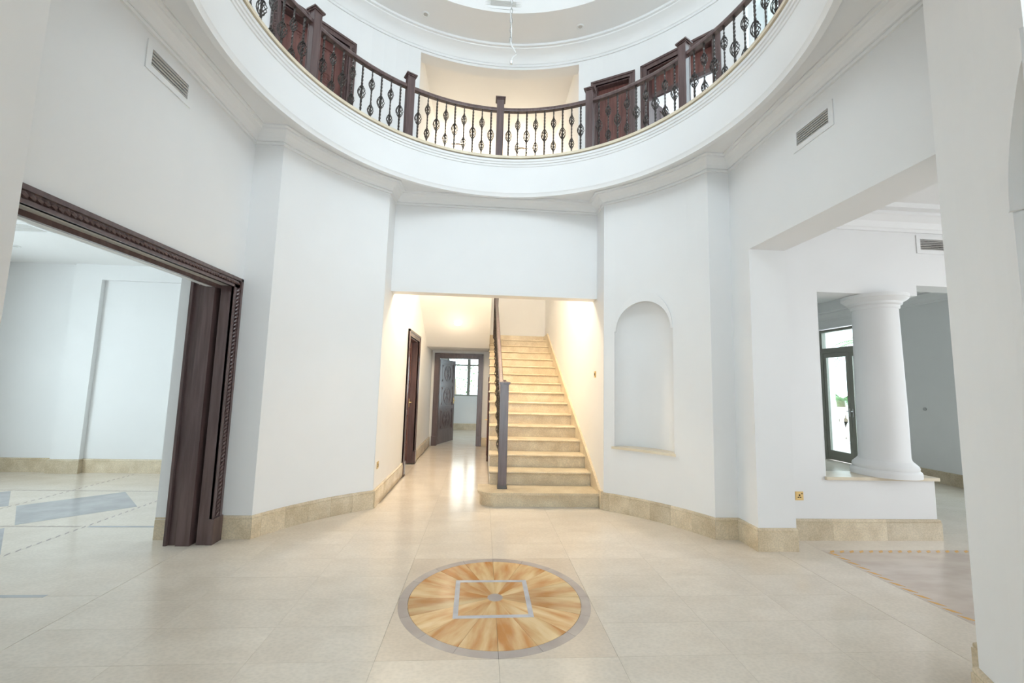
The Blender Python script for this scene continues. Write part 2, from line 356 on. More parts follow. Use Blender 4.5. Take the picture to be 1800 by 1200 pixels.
# vestibule behind the camera
mb = MB()
mb.box(-XE-0.2, -XE, -4.7, -2.34, 0, 3.4); mb.box(XE, XE+0.2, -4.7, -2.34, 0, 3.4); mb.box(-XE-0.2, XE+0.2, -4.9, -4.7, 2.75, 3.4)
mb.box(-XE-0.2, XE+0.2, -4.8, YE, 3.2, 3.4); mb.box(-XE, XE, YE-0.2, YE, 3.0, ZS); struct('wall_entrance', mb, M['paint'], label='white walls of the entrance lobby')

# ------------------------------------------------------------------ gallery slab, fascia, cornices
mb = MB()
prof = [(4.15, 4.12), (2.27, 4.12), (2.27, 4.04), (2.215, 4.035), (2.21, 4.07), (2.20, 4.085), (2.20, 4.445), (2.19, 4.45), (2.19, 4.475), (2.178, 4.48), (2.178, 4.505), (2.165, 4.51), (2.165, 4.54), (2.20, 4.55), (4.15, 4.55)]
mb.lathe(prof, 144, closed_prof=True); struct('ceiling_ring', mb, M['paint'], True, 'white curved gallery edge with thin mouldings')
mb = MB(); mb.lathe([(2.15, 4.552), (2.15, 4.585), (2.56, 4.585), (2.56, 4.552)], 144, closed_prof=True); struct('trim_1', mb, M['cap'], False, 'thin cream marble kerb along the gallery edge')
mb = MB(); mb.lathe([(2.561, 4.552), (2.561, 4.578), (4.1, 4.578), (4.1, 4.552)], 96, closed_prof=True); struct('floor_gallery', mb, M['tile'], False, 'cream marble gallery floor')
mb = MB(); mb.box(-XS, XS, 3.6, 4.3, 4.30, 4.575); struct('floor_stair_head', mb, M['tile'], False, 'cream marble floor at the stair head')
path = [(XR, -YP), (XR, YP), (2.31, YP)] + FR[1:] + [(XS, 2.5), (-XS, 2.5)] + FL + [(XL, YP), (XL, -YP)] + BL + [(-XE, YE), (XE, YE)] + BR
CP = [(0, 3.965), (0.022, 3.965), (0.026, 3.985), (0.018, 4.0), (0.03, 4.004), (0.045, 4.035), (0.075, 4.067), (0.115, 4.085), (0.118, 4.10), (0.145, 4.104), (0.145, 4.121), (0, 4.121)]
rg = offset_rings(path, CP, True); mb = MB(); mb.rings(rg + [rg[0]], True, False); struct('trim_2', mb, M['paint'], False, 'white crown moulding around the lower hall')

# baseboards: one marble tile after another
BP = [(0, 0), (0.026, 0), (0.026, 0.178), (0.019, 0.182), (0.022, 0.19), (0.02, 0.203), (0.008, 0.212), (0, 0.212)]
def baseboard(name, path, label, step=0.30, m='base'):
    root = sroot(name, label); pts = [Vector(path[0])]; marks = [0]
    for a, b in zip(path[:-1], path[1:]):
        a, b = Vector(a), Vector(b); L = (b-a).length; n = max(1, round(L/step)) if L > step else 1
        for k in range(1, n+1): pts.append(a+(b-a)*k/n)
    # group short arc steps into tiles of about one step
    cuts = [0]; acc = 0
    for i in range(1, len(pts)):
        acc += (pts[i]-pts[i-1]).length
        turn = 0
        if i < len(pts)-1: turn = abs((pts[i]-pts[i-1]).angle_signed(pts[i+1]-pts[i], 0))
        if acc > step*0.8 or turn > 0.3 or i == len(pts)-1: cuts.append(i); acc = 0
    rg = offset_rings([tuple(p) for p in pts], BP, False)
    for i, j in zip(cuts[:-1], cuts[1:]):
        seg = [[Vector(q) for q in r] for r in rg[i:j+1]]
        d0 = (seg[1][0]-seg[0][0]).normalized()*0.0008; d1 = (seg[-2][0]-seg[-1][0]).normalized()*0.0008
        seg[0] = [q+d0 for q in seg[0]]; seg[-1] = [q+d1 for q in seg[-1]]
        MB().rings(seg).obj('baseboard_tile', M[m], root)
baseboard('baseboard_front_right', [(2.945, 0.845), (XR, 0.845), (XR, YP), (2.31, YP)] + FR[1:], 'cream marble baseboard under the niche wall')
baseboard('baseboard_front_left', FL + [(XL, YP), (XL, 1.13)], 'cream marble baseboard under the left curved wall')
baseboard('baseboard_back_right', BR + [(XR, -YP), (XR, -0.97), (2.945, -0.97)], 'cream marble baseboard near the entrance on the right')
baseboard('baseboard_back_left', [(XL, -1.135), (XL, -YP)] + BL, 'cream marble baseboard near the entrance on the left')
baseboard('baseboard_corridor_far', [(-XS, 7.45), (-XS, 5.21)], 'cream marble baseboard at the far end of the corridor')
baseboard('baseboard_corridor', [(-XS, 3.94), (-XS, 2.16)], 'cream marble baseboard along the corridor', 0.45)
baseboard('baseboard_corridor_end', [(0.0, 7.45), (-0.13, 7.45)], 'short marble baseboard beside the far door')

# ------------------------------------------------------------------ staircase
st = tag(empty('staircase', (0, 2.2, 0)), 'straight flight of golden marble steps with rounded first step', 'stairs')
def part(mb, name, m, parent, smooth=False):
    o = mb.obj(name, M[m], parent, smooth); o.matrix_parent_inverse = Matrix.Translation(-parent.location) if parent.parent is None else Matrix.Identity(4); return o
RZ = 0.1757
def nose(k): return (2.231 if k == 1 else 2.654 + (k-2)*0.3276)
def bull(y0, y1, x1, ex):            # plan of the first step with a rounded left end
    pts = [(x1, y1), (x1, y0)]; r = 0.17; cx = -0.13 + r - ex
    pts += [(cx - r*sin(t), y0 + r - r*cos(t)) for t in [PI/2*k/8 for k in range(9)]] + [(cx - r, y1)]
    return pts[::-1]
for k in range(1, 15):
    y0, y1, z = nose(k), nose(k+1)+0.04, RZ*k
    if k == 1:
        part(MB().prism(bull(y0+0.03, y1+0.02, 1.385, 0), 0, z-0.032), 'riser', 'stair', st)
        part(MB().prism(bull(y0, y1, 1.388, 0.03), z-0.03, z), 'tread', 'stair', st)
    else:
        part(MB().box(0.0, 1.388, y0+0.03, y0+0.055, z-RZ, z-0.031), 'riser', 'stair', st)
        n = 5; pr = [(y1, z-0.03), (y1, z)] + [(y0+0.015-0.015*sin(PI*t/n), z-0.015+0.015*cos(PI*t/n)) for t in range(n+1)]
        part(MB().prism_x(pr, -0.012, 1.388), 'tread', 'stair', st)
k = 15; part(MB().box(0.0, 1.388, nose(k)+0.03, nose(k)+0.055, RZ*14, RZ*15-0.031), 'riser', 'stair', st)
part(MB().box(0.002, 1.388, nose(k), 7.445, RZ*15-0.03, RZ*15), 'landing', 'stair', st)
part(MB().prism_x([(2.35, 0), (7.43, 0), (7.43, 2.30), (6.9, 2.40), (2.70, 0.10), (2.35, 0.10)], 0.015, 0.045), 'side_wall', 'paint', st)
struct('floor_landing', MB().box(-XS, 0.0, nose(k), 7.449, RZ*15-0.03, RZ*15), M['stair'], False, 'golden marble half landing above the corridor')
sk = [(2.16, 0), (2.30, 0)] + [(nose(15)+0.1, RZ*14), (7.445, RZ*14.5), (7.445, RZ*15+0.15), (nose(15)-0.02, RZ*15+0.16), (2.52, 0.37), (2.27, 0.222), (2.16, 0.222)]
part(MB().prism_x(sk, 1.388, 1.4195), 'skirting', 'stair', st)
part(MB().box(0.0, 1.388, 7.42, 7.445, RZ*15, RZ*15+0.15), 'skirting', 'stair', st)

# ------------------------------------------------------------------ iron balusters
def twisted_bar(h, s=0.0075, turns=9, seg=44):
    mb = MB(); rg = []
    for i in range(seg+1):
        t = i/seg; a = turns*PI*t
        if t < 0.06 or t > 0.94: a = turns*PI*(0.06 if t < 0.5 else 0.94)
        rg.append([(s*1.414*cos(a+PI/4+PI/2*j), s*1.414*sin(a+PI/4+PI/2*j), h*t) for j in range(4)])
    return mb.rings(rg)
def basket(r=0.033, h=0.13, wires=8):
    mb = MB()
    for w in range(wires):
        pts = []
        for i in range(9):
            t = i/8; a = 2*PI*w/wires + 1.5*PI*t*0.5; q = 0.008 + (r-0.008)*sin(PI*t)**0.9
            pts.append((q*cos(a), q*sin(a), (t-0.5)*h))
        mb.tube(pts, 0.0046, 4, False)
    for z in (-0.5, 0.5): mb.lathe([(0.0, z*h-0.012), (0.013, z*h-0.012), (0.013, z*h+0.012), (0.0, z*h+0.012)], 8)
    return mb
HB_ = 0.83
bar_me = twisted_bar(HB_, 0.0095).mesh('baluster', M['iron']); thin_me = twisted_bar(HB_, 0.0072).mesh('baluster', M['iron'])
bask_me = basket(0.046, 0.17).mesh('basket', M['iron'], True); bask2_me = basket(0.036, 0.14).mesh('basket', M['iron'], True)
def baluster(parent, loc, single, rot=0.0):
    b = link('baluster', bar_me if single else thin_me, parent, loc, rot)
    for z in ((0.45,) if single else (0.28, 0.62)): link('basket', bask_me if single else bask2_me, b, (0, 0, z))
def newel(mb_parent, loc, h, w, rot, m='wood'):
    n = MB(); n.box(-w, w, -w, w, 0, h-0.045)
    for s in (-1, 1):                                     # raised edge strips leave sunk panels
        for t in (-1, 1):
            n.box(s*w-0.012*(s > 0)-0.0*(s < 0), s*w+0.012*(s < 0), t*w-0.004*(t < 0), t*w+0.004*(t > 0), 0.0, h-0.05)
            n.box(t*w-0.004*(t < 0), t*w+0.004*(t > 0), s*w-0.012*(s > 0), s*w+0.012*(s < 0), 0.0, h-0.05)
    p = link('newel_post', n.mesh('newel_post', M[m]), mb_parent, loc, rot)
    c = MB(); c.box(-w-0.012, w+0.012, -w-0.012, w+0.012, h-0.05, h-0.035); c.box(-w-0.024, w+0.024, -w-0.024, w+0.024, h-0.035, h-0.018)
    a = w+0.024
    c.add([(-a, -a, h-0.018), (a, -a, h-0.018), (a, a, h-0.018), (-a, a, h-0.018), (0, 0, h+0.004)], [(0, 1, 4), (1, 2, 4), (2, 3, 4), (3, 0, 4)])
    c.lathe([(0.0, h+0.016), (0.02, h+0.012), (0.028, h-0.004), (0.028, h-0.012)], 12)
    link('newel_cap', c.mesh('newel_cap', M[m]), p)
    return p
RR = 2.435; ZG = 4.585
gal = tag(empty('gallery_railing', (0, 0, ZG)), 'circular gallery railing of dark wood posts and twisted iron balusters', 'railing')
RAILP = [(-0.030, 0.815), (-0.034, 0.835), (-0.03, 0.855), (-0.018, 0.868), (0.018, 0.868), (0.03, 0.855), (0.034, 0.835), (0.03, 0.815)]
for i in range(12):
    a = -0.3 + 30*i; x, y = pol(a, RR)
    newel(gal, (x, y, 0), 1.025, 0.046, -rad(a))
    g = math.degrees(0.044/RR)
    MB().lathe([(RR+o, z) for o, z in RAILP], 10, a+g, a+30-g, closed_prof=True).obj('handrail', M['wood'], gal, True)
    for k in range(9):
        b = a + 30*(k+1)/10; x, y = pol(b, RR); baluster(gal, (x, y, 0), k % 2 == 0, -rad(b))
sr = tag(empty('stair_railing', (0.158, 2.498, RZ)), 'sloping stair railing with dark newel post on the first step', 'railing')
o = newel(sr, (0, 0, 0), 1.40, 0.052, 0)
MB().box(-0.064, 0.064, -0.064, 0.064, 0.0, 0.02).box(-0.058, 0.058, -0.058, 0.058, 0.02, 0.04).obj('post_shoe', M['iron'], sr)
slope = RZ/0.3276
def railz(y): return 0.16 + (y-2.654)*slope + RZ*2 - 0.16     # nosing line height
rg = []
for y in (2.56, 6.86): rg.append([(-0.025+o, y-2.498, railz(y)+0.20+z-RZ) for o, z in RAILP])
MB().rings(rg).obj('handrail', M['wood'], sr)
newel(sr, (-0.025, 6.93-2.498, RZ*15-RZ), 1.2, 0.05, 0)
for k in range(2, 15):
    for q in (0.09, 0.25):
        y = nose(k)+q; z = RZ*k; L = railz(y)+1.02-z
        b = link('baluster', thin_me, sr, (-0.03, y-2.498, z-RZ)); b.scale = (1, 1, L/HB_)
        for zz in ((0.43,) if q < 0.2 else (0.24, 0.6)):
            c = link('basket', bask_me, b, (0, 0, zz)); c.scale = (1, 1, HB_/L)

# ------------------------------------------------------------------ doors
def casing(parent, w, h, cw=0.11, d=0.035, m='wood', y0=-0.001, plinth=True):
    """door casing in local coords: x across, -y out of the wall, opening w by h"""
    for s in (-1, 1):
        j = MB(); a, b = s*w/2, s*(w/2+cw); lo, hi = min(a, b), max(a, b)
        j.box(lo, hi, -d*0.6, y0, 0, h+cw); j.box(min(b, b-s*0.035), max(b, b-s*0.035), -d, y0, 0, h+cw); j.box(min(a, a+s*0.02), max(a, a+s*0.02), -d*0.8, y0, 0, h)
        j.obj('jamb_casing', M[m], parent)
        if plinth: MB().box(lo-0.006, hi+0.006, -d-0.008, y0, 0, 0.23).obj('plinth_block', M[m], parent)
    j = MB(); j.box(-w/2, w/2, -d*0.6, y0, h, h+cw); j.box(-w/2-cw, w/2+cw, -d, y0, h+cw-0.035, h+cw); j.box(-w/2, w/2, -d*0.8, y0, h, h+0.02)
    j.obj('head_casing', M[m], parent)
def reveal(parent, w, h, depth, m='wood', t=0.02):
    j = MB(); j.box(-w/2, -w/2+t, 0, depth, 0, h); j.box(w/2-t, w/2, 0, depth, 0, h); j.box(-w/2, w/2, 0, depth, h-t, h); j.obj('door_lining', M[m], parent)
def rosette(mb, cx, cz, r, y, d=0.005, arch=False):
    for R0 in (r, r*0.86):
        pts = [(cx+R0*cos(2*PI*k/20), y, cz+R0*sin(2*PI*k/20)) for k in range(21)]; mb.tube(pts, d*0.7, 4, False)
    for k in range(8):
        a = PI*k/4; u = Vector((cos(a), 0, sin(a))); p = Vector((cx, y, cz)); mb.tube([p, p+u*r*0.45, p+u*r*0.84], [d*0.3, d*1.5, d*0.3], 5)
def leaf(parent, w, h, m='wood', panels=(0.16, 0.40, 0.44, 0.68, 0.72, 0.95), carve=True, both=False, t=0.045):
    """door leaf hinged at local x=0 running to x=w, front face at y=0"""
    o = MB(); s = 0.12
    o.box(0, s, 0, t, 0, h); o.box(w-s, w, 0, t, 0, h)
    zz = [0.0] + [p*h for p in panels] + [h]
    for i in range(0, len(zz), 2): o.box(s, w-s, 0, t, zz[i], zz[i+1])
    lf = link('door_leaf', o.mesh('door_leaf', M[m]), parent)
    for i in range(0, len(panels), 2):
        z0, z1 = panels[i]*h, panels[i+1]*h
        p = MB(); p.box(s, w-s, 0.014, t-0.014, z0, z1); p.box(s+0.025, w-s-0.025, 0.007, t-0.007, z0+0.025, z1-0.025); po = p.obj('door_panel', M[m], lf)
        if carve:
            c = MB(); r = min((w-2*s)/2-0.04, (z1-z0)/2-0.04)
            for yy in ((0.005, t-0.005) if both else (0.005,)):
                rosette(c, w/2, (z0+z1)/2, r, yy)
                for sx in (-1, 1):
                    for sz in (-1, 1):
                        cx, cz = (s+0.04 if sx < 0 else w-s-0.04), (z0+0.04 if sz < 0 else z1-0.04)
                        c.tube([(cx, yy, cz), (cx-sx*0.05, yy, cz-sz*0.012)], 0.006, 4); c.tube([(cx, yy, cz), (cx-sx*0.012, yy, cz-sz*0.05)], 0.006, 4)
            c.obj('carving', M[m], lf)
    hd = MB(); hd.box(w-0.075, w-0.035, -0.008, 0, 0.46*h, 0.46*h+0.16); hd.tube([(w-0.055, -0.008, 0.5*h), (w-0.055, -0.05, 0.5*h), (w-0.16, -0.05, 0.5*h)], 0.009, 6)
    hd.obj('door_handle', M['brass'], lf)
    return lf
# far corridor door, open into the far room
d1 = sroot('door_1', 'open carved panel door at the end of the corridor', (-0.745, 7.45, 0))
casing(d1, 1.0, 2.175, 0.11); reveal(d1, 1.0, 2.175, 0.17)
lf = leaf(d1, 0.95, 2.13, both=True); lf.location = (-0.475, 0.12, 0.012); lf.rotation_euler = (0, 0, rad(70))
# corridor side door
d2 = sroot('door_2', 'dark wood door in the left wall of the corridor', (-XS, 4.575, 0), rad(90))
casing(d2, 1.03, 2.32, 0.11); reveal(d2, 1.03, 2.32, 0.2)
lf = leaf(d2, 0.99, 2.29, 'redwood', carve=False); lf.location = (-0.495, 0.11, 0.005)
# cupboard door under the stair
d3 = sroot('door_3', 'narrow dark door under the stair flight', (0.014, 5.75, 0), rad(-90))
casing(d3, 0.62, 1.62, 0.06, 0.03, 'redwood', plinth=False); lf = leaf(d3, 0.62, 1.62, 'redwood', carve=False, t=0.02, panels=(0.1, 0.5, 0.55, 0.93)); lf.location = (-0.31, -0.022, 0)
# wide sliding doorway in the left wall
d4 = sroot('door_4', 'wide dark wood sliding doorway with rope-carved casing', (XL, 0.0, 0))
def bx(name, x0, x1, y0, y1, z0, z1, m='wood', parent=d4): return MB().box(x0, x1, y0, y1, z0, z1).obj(name, M[m], parent)
for s, y in ((1, 1.12), (-1, -1.12)):
    lo, hi = (y-0.13, y) if s > 0 else (y, y+0.13)
    j = MB(); j.box(0, 0.022, lo, hi, 0, 2.505); j.box(0, 0.036, (hi-0.032 if s > 0 else lo), (hi if s > 0 else lo+0.032), 0, 2.505); j.box(0, 0.03, (lo if s > 0 else hi-0.03), (lo+0.03 if s > 0 else hi), 0, 2.40)
    j.obj('jamb_casing', M['wood'], d4)
    bx('plinth_block', -0.01, 0.046, lo-0.006, hi+0.004, 0, 0.23)
j = MB(); j.box(0, 0.022, -1.12, 1.12, 2.402, 2.505); j.box(0, 0.036, -1.12, 1.12, 2.475, 2.505); j.box(0, 0.03, -0.99, 0.99, 2.402, 2.425); j.obj('head_casing', M['wood'], d4)
def rope_carving(mb, p, q, out, r=0.016, pitch=0.038):
    p, q = Vector(p), Vector(q); d = q-p; n = int(d.length/pitch); d.normalize(); out = Vector(out); s = d.cross(out)
    for k in range(n):
        c = p + d*(k+0.5)*pitch
        mb.tube([c-d*0.02-s*r*0.9, c-d*0.008-s*r*0.4+out*0.006, c+d*0.008+s*r*0.4+out*0.006, c+d*0.02+s*r*0.9], [0.005, 0.0135, 0.0135, 0.005], 6)
mb = MB(); rope_carving(mb, (0.024, 1.055, 0.24), (0.024, 1.055, 2.44), (1, 0, 0)); rope_carving(mb, (0.024, 1.055, 2.449), (0.024, -1.05, 2.449), (1, 0, 0)); rope_carving(mb, (0.024, -1.055, 0.24), (0.024, -1.055, 2.44), (1, 0, 0))
tag(mb.obj('rope_carving', M['wood'], d4, True), kind='stuff')
for s, y in ((1, 0.99), (-1, -0.99)):
    e = lambda a, b: (min(y+s*a, y+s*b), max(y+s*a, y+s*b))
    bx('jamb_lining', -0.095, 0.0, *e(0, 0.12), 0, 2.41, 'wood')
    bx('door_leaf', -0.255, -0.135, *e(-0.03, 0.12), 0, 2.499, 'wood'); bx('jamb_lining', -0.335, -0.255, *e(0.0, 0.12), 0, 2.41, 'wood')
    bx('jamb_lining', -0.36, -0.335, *e(-0.03, 0.05), 0, 2.499, 'wood')
bx('head_lining', -0.03, 0.0, -1.11, 1.11, 2.455, 2.499); bx('head_soffit', -0.10, -0.03, -1.11, 1.11, 2.412, 2.499, 'slat')  # grazing sheen of the glossy dark wood soffit put in as pale grey
bx('head_lining', -0.13, -0.10, -1.11, 1.11, 2.378, 2.499); bx('head_soffit', -0.22, -0.13, -1.11, 1.11, 2.388, 2.499, 'white')
baseboard('baseboard_left_room_return', [(-2.945, 1.14), (-3.16, 1.14)], 'short marble baseboard behind the sliding doorway')

# ------------------------------------------------------------------ upper level
R2 = 3.9; ZU = 4.578; ZC2 = 7.55
OP = [(-20.9, 20.9, ZU, 7.24), (25.4, 33.9, ZU, 6.74), (38.2, 53.1, ZU, 6.74), (-53.1, -38.2, ZU, 6.74), (60.0, 78.0, ZU, 7.0),
      (-158, -142, 5.2, 7.2), (142, 158, 5.2, 7.2), (172, 180.01, 5.2, 7.2), (-180.01, -172, 5.2, 7.2)]
mb = MB()
cuts = sorted(set([-180.0, 180.0] + [a for o in OP for a in o[:2] if abs(a) < 180] + [-180+3*i for i in range(121)]))
for a, b in zip(cuts[:-1], cuts[1:]):
    if b-a < 1e-6: continue
    m_ = (a+b)/2; zs = [(ZU, ZC2)]
    for o in OP:
        if o[0] < m_ < o[1]: zs = [(z0, z1) for z0, z1 in ((ZU, o[2]), (o[3], ZC2)) if z1-z0 > 1e-3]
    for z0, z1 in zs:
        mb.lathe([(R2, z0), (R2+0.23, z0), (R2+0.23, z1), (R2, z1)], 1, a, b, closed_prof=True)
struct('wall_upper', mb, M['paint'], False, 'white round wall of the upper gallery with doorways')
mb = MB(); mb.lathe([(R2, 7.285), (R2-0.02, 7.285), (R2-0.024, 7.31), (R2-0.014, 7.325), (R2-0.03, 7.335), (R2-0.06, 7.40), (R2-0.12, 7.455), (R2-0.20, 7.49), (R2-0.205, 7.505), (R2-0.24, 7.51), (R2-0.24, 7.551), (R2, 7.551)], 120, closed_prof=True)
struct('trim_3', mb, M['paint'], True, 'white crown moulding under the upper ceiling')
mb = MB(); mb.lathe([(3.05, 7.55), (4.13, 7.55), (4.13, 8.3), (0.0, 8.3), (0.0, 8.2), (2.6, 8.15), (3.05, 8.02)], 120, closed_prof=True)
struct('ceiling', mb, M['ceil'], True, 'white upper ceiling with round raised centre')
def place_up(a, r=R2): x, y = pol(a, r); return (x, y, ZU), -rad(a)
def updoor(name, a0, a1, label):
    am = (a0+a1)/2; w = 2*R2*sin(rad((a1-a0)/2)); loc, rz = place_up(am, R2*cos(rad((a1-a0)/2))-0.004); return sroot(name, label, loc, rz), w
d5, w = updoor('door_5', 25.4, 33.9, 'closed red wood door on the gallery'); casing(d5, w, 2.16, 0.085, 0.04); reveal(d5, w, 2.16, 0.24)
lf = leaf(d5, w-0.04, 2.14, 'redwood', carve=False, panels=(0.08, 0.95)); lf.location = (-w/2+0.02, 0.10, 0.004)
d6, w = updoor('door_6', 38.2, 53.1, 'open double doorway to a bright room on the gallery'); casing(d6, w, 2.16, 0.11, 0.04); reveal(d6, w, 2.16, 0.26)
MB().box(-w/2, w/2, 0.1, 0.15, 1.72, 1.79).obj('transom', M['wood'], d6); MB().box(-w/2, w/2, 0.12, 0.13, 1.79, 2.14).obj('transom_panel', M['redwood'], d6)
lf = leaf(d6, w/2-0.03, 1.71, 'wood', carve=False); lf.location = (-w/2+0.03, 0.24, 0.004); lf.rotation_euler = (0, 0, rad(80))
d7, w = updoor('door_7', -53.1, -38.2, 'closed dark double door with arched panels on the gallery'); casing(d7, w, 2.16, 0.11, 0.04); reveal(d7, w, 2.16, 0.26)
for s in (0, 1):
    lf = leaf(d7, w/2-0.025, 2.13, 'redwood', panels=(0.1, 0.45, 0.5, 0.94)); lf.location = (-w/2+0.022+s*(w/2-0.02), 0.12, 0.004)
mb = MB(); rope_carving(mb, (w/2+0.055, -0.028, 0.24), (w/2+0.055, -0.028, 2.2), (0, -1, 0)); rope_carving(mb, (-w/2-0.055, -0.028, 0.24), (-w/2-0.055, -0.028, 2.2), (0, -1, 0)); tag(mb.obj('rope_carving', M['wood'], d7, True), kind='stuff')
# tall upper windows
def upwin(name, a0, a1, z0, z1, label):
    am = (a0+a1)/2; w = 2*R2*sin(rad((a1-a0)/2)); x, y = pol(am, R2*cos(rad((a1-a0)/2))+0.08); r = sroot(name, label, (x, y, z0), -rad(am)); h = z1-z0; t = 0.05
    f = MB(); f.box(-w/2-0.05, -w/2+t, 0, 0.06, 0, h); f.box(w/2-t, w/2+0.05, 0, 0.06, 0, h); f.box(-w/2+t, w/2-t, 0, 0.06, 0, t); f.box(-w/2+t, w/2-t, 0, 0.06, h-t, h); f.box(-t/2, t/2, 0.005, 0.055, t, h-t)
    f.obj('window_frame', M['white'], r)
    for s in (-1, 1): MB().box(min(0, s*w/2)+t*0.6, max(0, s*w/2)-t*0.6, 0.025, 0.031, t, h-t).obj('pane', M['glass'], r)
upwin('window_1', 60, 78, ZU, 7.0, 'tall bright window on the gallery')
upwin('window_2', -158, -142, 5.2, 7.2, 'upper window over the entrance on the left'); upwin('window_3', 142, 158, 5.2, 7.2, 'upper window over the entrance on the right'); upwin('window_4', 172, 188, 5.2, 7.2, 'upper window over the middle of the entrance')
# room behind the open double doorway (window wall left open to the sky) 
mb = MB(); a = rad(45.6); T = Matrix.Translation((R2*sin(a), R2*cos(a), ZU)) @ Matrix.Rotation(-a, 4, 'Z')
mb.box(-1.2, 1.2, 0.3, 3.0, -0.1, 0.0, T); mb.box(-1.2, 1.2, 0.3, 3.0, 2.7, 2.8, T); mb.box(-1.3, -1.2, 0.1, 3.0, 0, 2.8, T); mb.box(1.2, 1.3, 0.1, 3.0, 0, 2.8, T); mb.box(-1.2, 1.2, 2.95, 3.0, 0, 0.5, T)
struct('wall_upper_room', mb, M['paint'], False, 'white walls of the bright room off the gallery')

# ------------------------------------------------------------------ right rooms
mb = MB(); YW = 1.137
mb.box(2.945, 3.525, YW, 1.40, 0, 3.7); mb.box(3.525, 4.72, YW, 1.40, 2.637, 3.7); holed(mb, 'y', YW, 1.40, 4.72, 7.95, 2.757, 3.7, 5.03, 3.24, 0.46, 0.125, YW); mb.box(3.525, 4.755, YW, 1.40, 0, 0.61); mb.box(6.4, 7.95, YW, 1.40, 0, 2.757)
struct('wall_right_room', mb, M['paint'], False, 'white wall with an opening over a low ledge')
struct('trim_4', MB().box(3.51, 4.79, YW-0.03, 1.43, 0.612, 0.645), M['cap'], False, 'cream marble ledge top on the low wall')
baseboard('baseboard_right_room', [(4.755, 1.40), (4.755, YW), (2.95, YW)], 'cream marble baseboard under the low wall', 0.62)
mb = MB()
mb.box(7.95, 8.2, -4.2, -3.5, 0, 3.7); mb.box(7.95, 8.2, -0.9, 1.5, 0, 3.7); mb.box(7.95, 8.2, 3.3, 4.82, 0, 3.7)
for y0, y1 in ((-3.5, -0.9), (1.5, 3.3)): mb.box(7.95, 8.2, y0, y1, 0, 0.5); mb.box(7.95, 8.2, y0, y1, 2.95, 3.7)
mb.box(7.95, 8.2, 6.36, 6.9, 0, 3.7); mb.box(7.95, 8.2, 4.82, 6.36, 3.05, 3.7)
struct('wall_right_outer', mb, M['paint'], False, 'white outer wall with the garden door')
mb = MB(); mb.box(2.75, 8.2, 6.9, 7.1, 0, 3.7); struct('wall_dining_end', mb, M['paint'], False, 'white end wall of the dining room')
mb = MB(); mb.box(2.75, 2.945, 1.7, 6.9, 0, 3.7); struct('wall_dining_side', mb, M['paint'], False, 'white side wall of the dining room')
mb = MB(); mb.box(2.75, 8.2, -4.4, -4.2, 0, 3.7); mb.box(2.75, 2.945, -4.2, -1.7, 0, 3.7); struct('wall_right_room_end', mb, M['paint'], False, 'white end wall of the right room')
mb = MB(); mb.box(2.75, 8.2, -4.4, 7.1, 3.62, 3.75); struct('ceiling_right_rooms', mb, M['ceil'], False, 'white ceiling of the right rooms')
CR = [(0, 3.37), (0.02, 3.37), (0.024, 3.40), (0.035, 3.41), (0.06, 3.47), (0.12, 3.52), (0.14, 3.53), (0.14, 3.56), (0.22, 3.565), (0.22, 3.62), (0, 3.62)]
for nm, p, lb in (('trim_5', [(2.945, -4.2), (7.95, -4.2), (7.95, YW), (2.945, YW)], 'white crown moulding of the right room'),):
    rg = offset_rings(p, CR, True); mb = MB(); mb.rings(rg+[rg[0]], True, False); struct(nm, mb, M['paint'], False, lb)
CD = [(o, z-0.17) for o, z in CR[:-2]] + [(0.22, 3.62), (0, 3.62)]
rg = offset_rings([(2.945, 1.40), (7.95, 1.40), (7.95, 6.9), (2.945, 6.9)], CD, True); mb = MB(); mb.rings(rg+[rg[0]], True, False); struct('trim_6', mb, M['paint'], False, 'white crown moulding of the dining room')
baseboard('baseboard_dining', [(7.95, 1.40), (7.95, 4.80)], 'cream marble baseboard on the outer dining wall', 0.6)
# column on the low wall
co = tag(empty('column', (4.327, 1.268, 0.646)), 'round white plaster column standing on the low wall', 'column')
H = 2.637-0.646
MB().lathe([(0, 0), (0.305, 0), (0.305, 0.045), (0.30, 0.06), (0.285, 0.075), (0.0, 0.075)], 40).obj('base', M['paint'], co, True)
MB().lathe([(0, 0.075), (0.283, 0.075), (0.288, 0.095), (0.28, 0.12), (0.255, 0.145), (0.236, 0.165), (0.0, 0.165)], 40).obj('base_moulding', M['paint'], co, True)
MB().lathe([(0, 0.165), (0.232, 0.165), (0.222, 0.20), (0.222, 0.7), (0.215, 1.2), (0.206, H-0.16), (0, H-0.16)], 48).obj('shaft', M['paint'], co, True)
MB().lathe([(0, H-0.16), (0.212, H-0.16), (0.22, H-0.145), (0.22, H-0.125), (0.24, H-0.11), (0.245, H-0.085), (0.29, H-0.055), (0.295, H-0.045), (0.305, H-0.04), (0.305, H-0.002), (0, H-0.002)], 48).obj('capital', M['paint'], co, True)
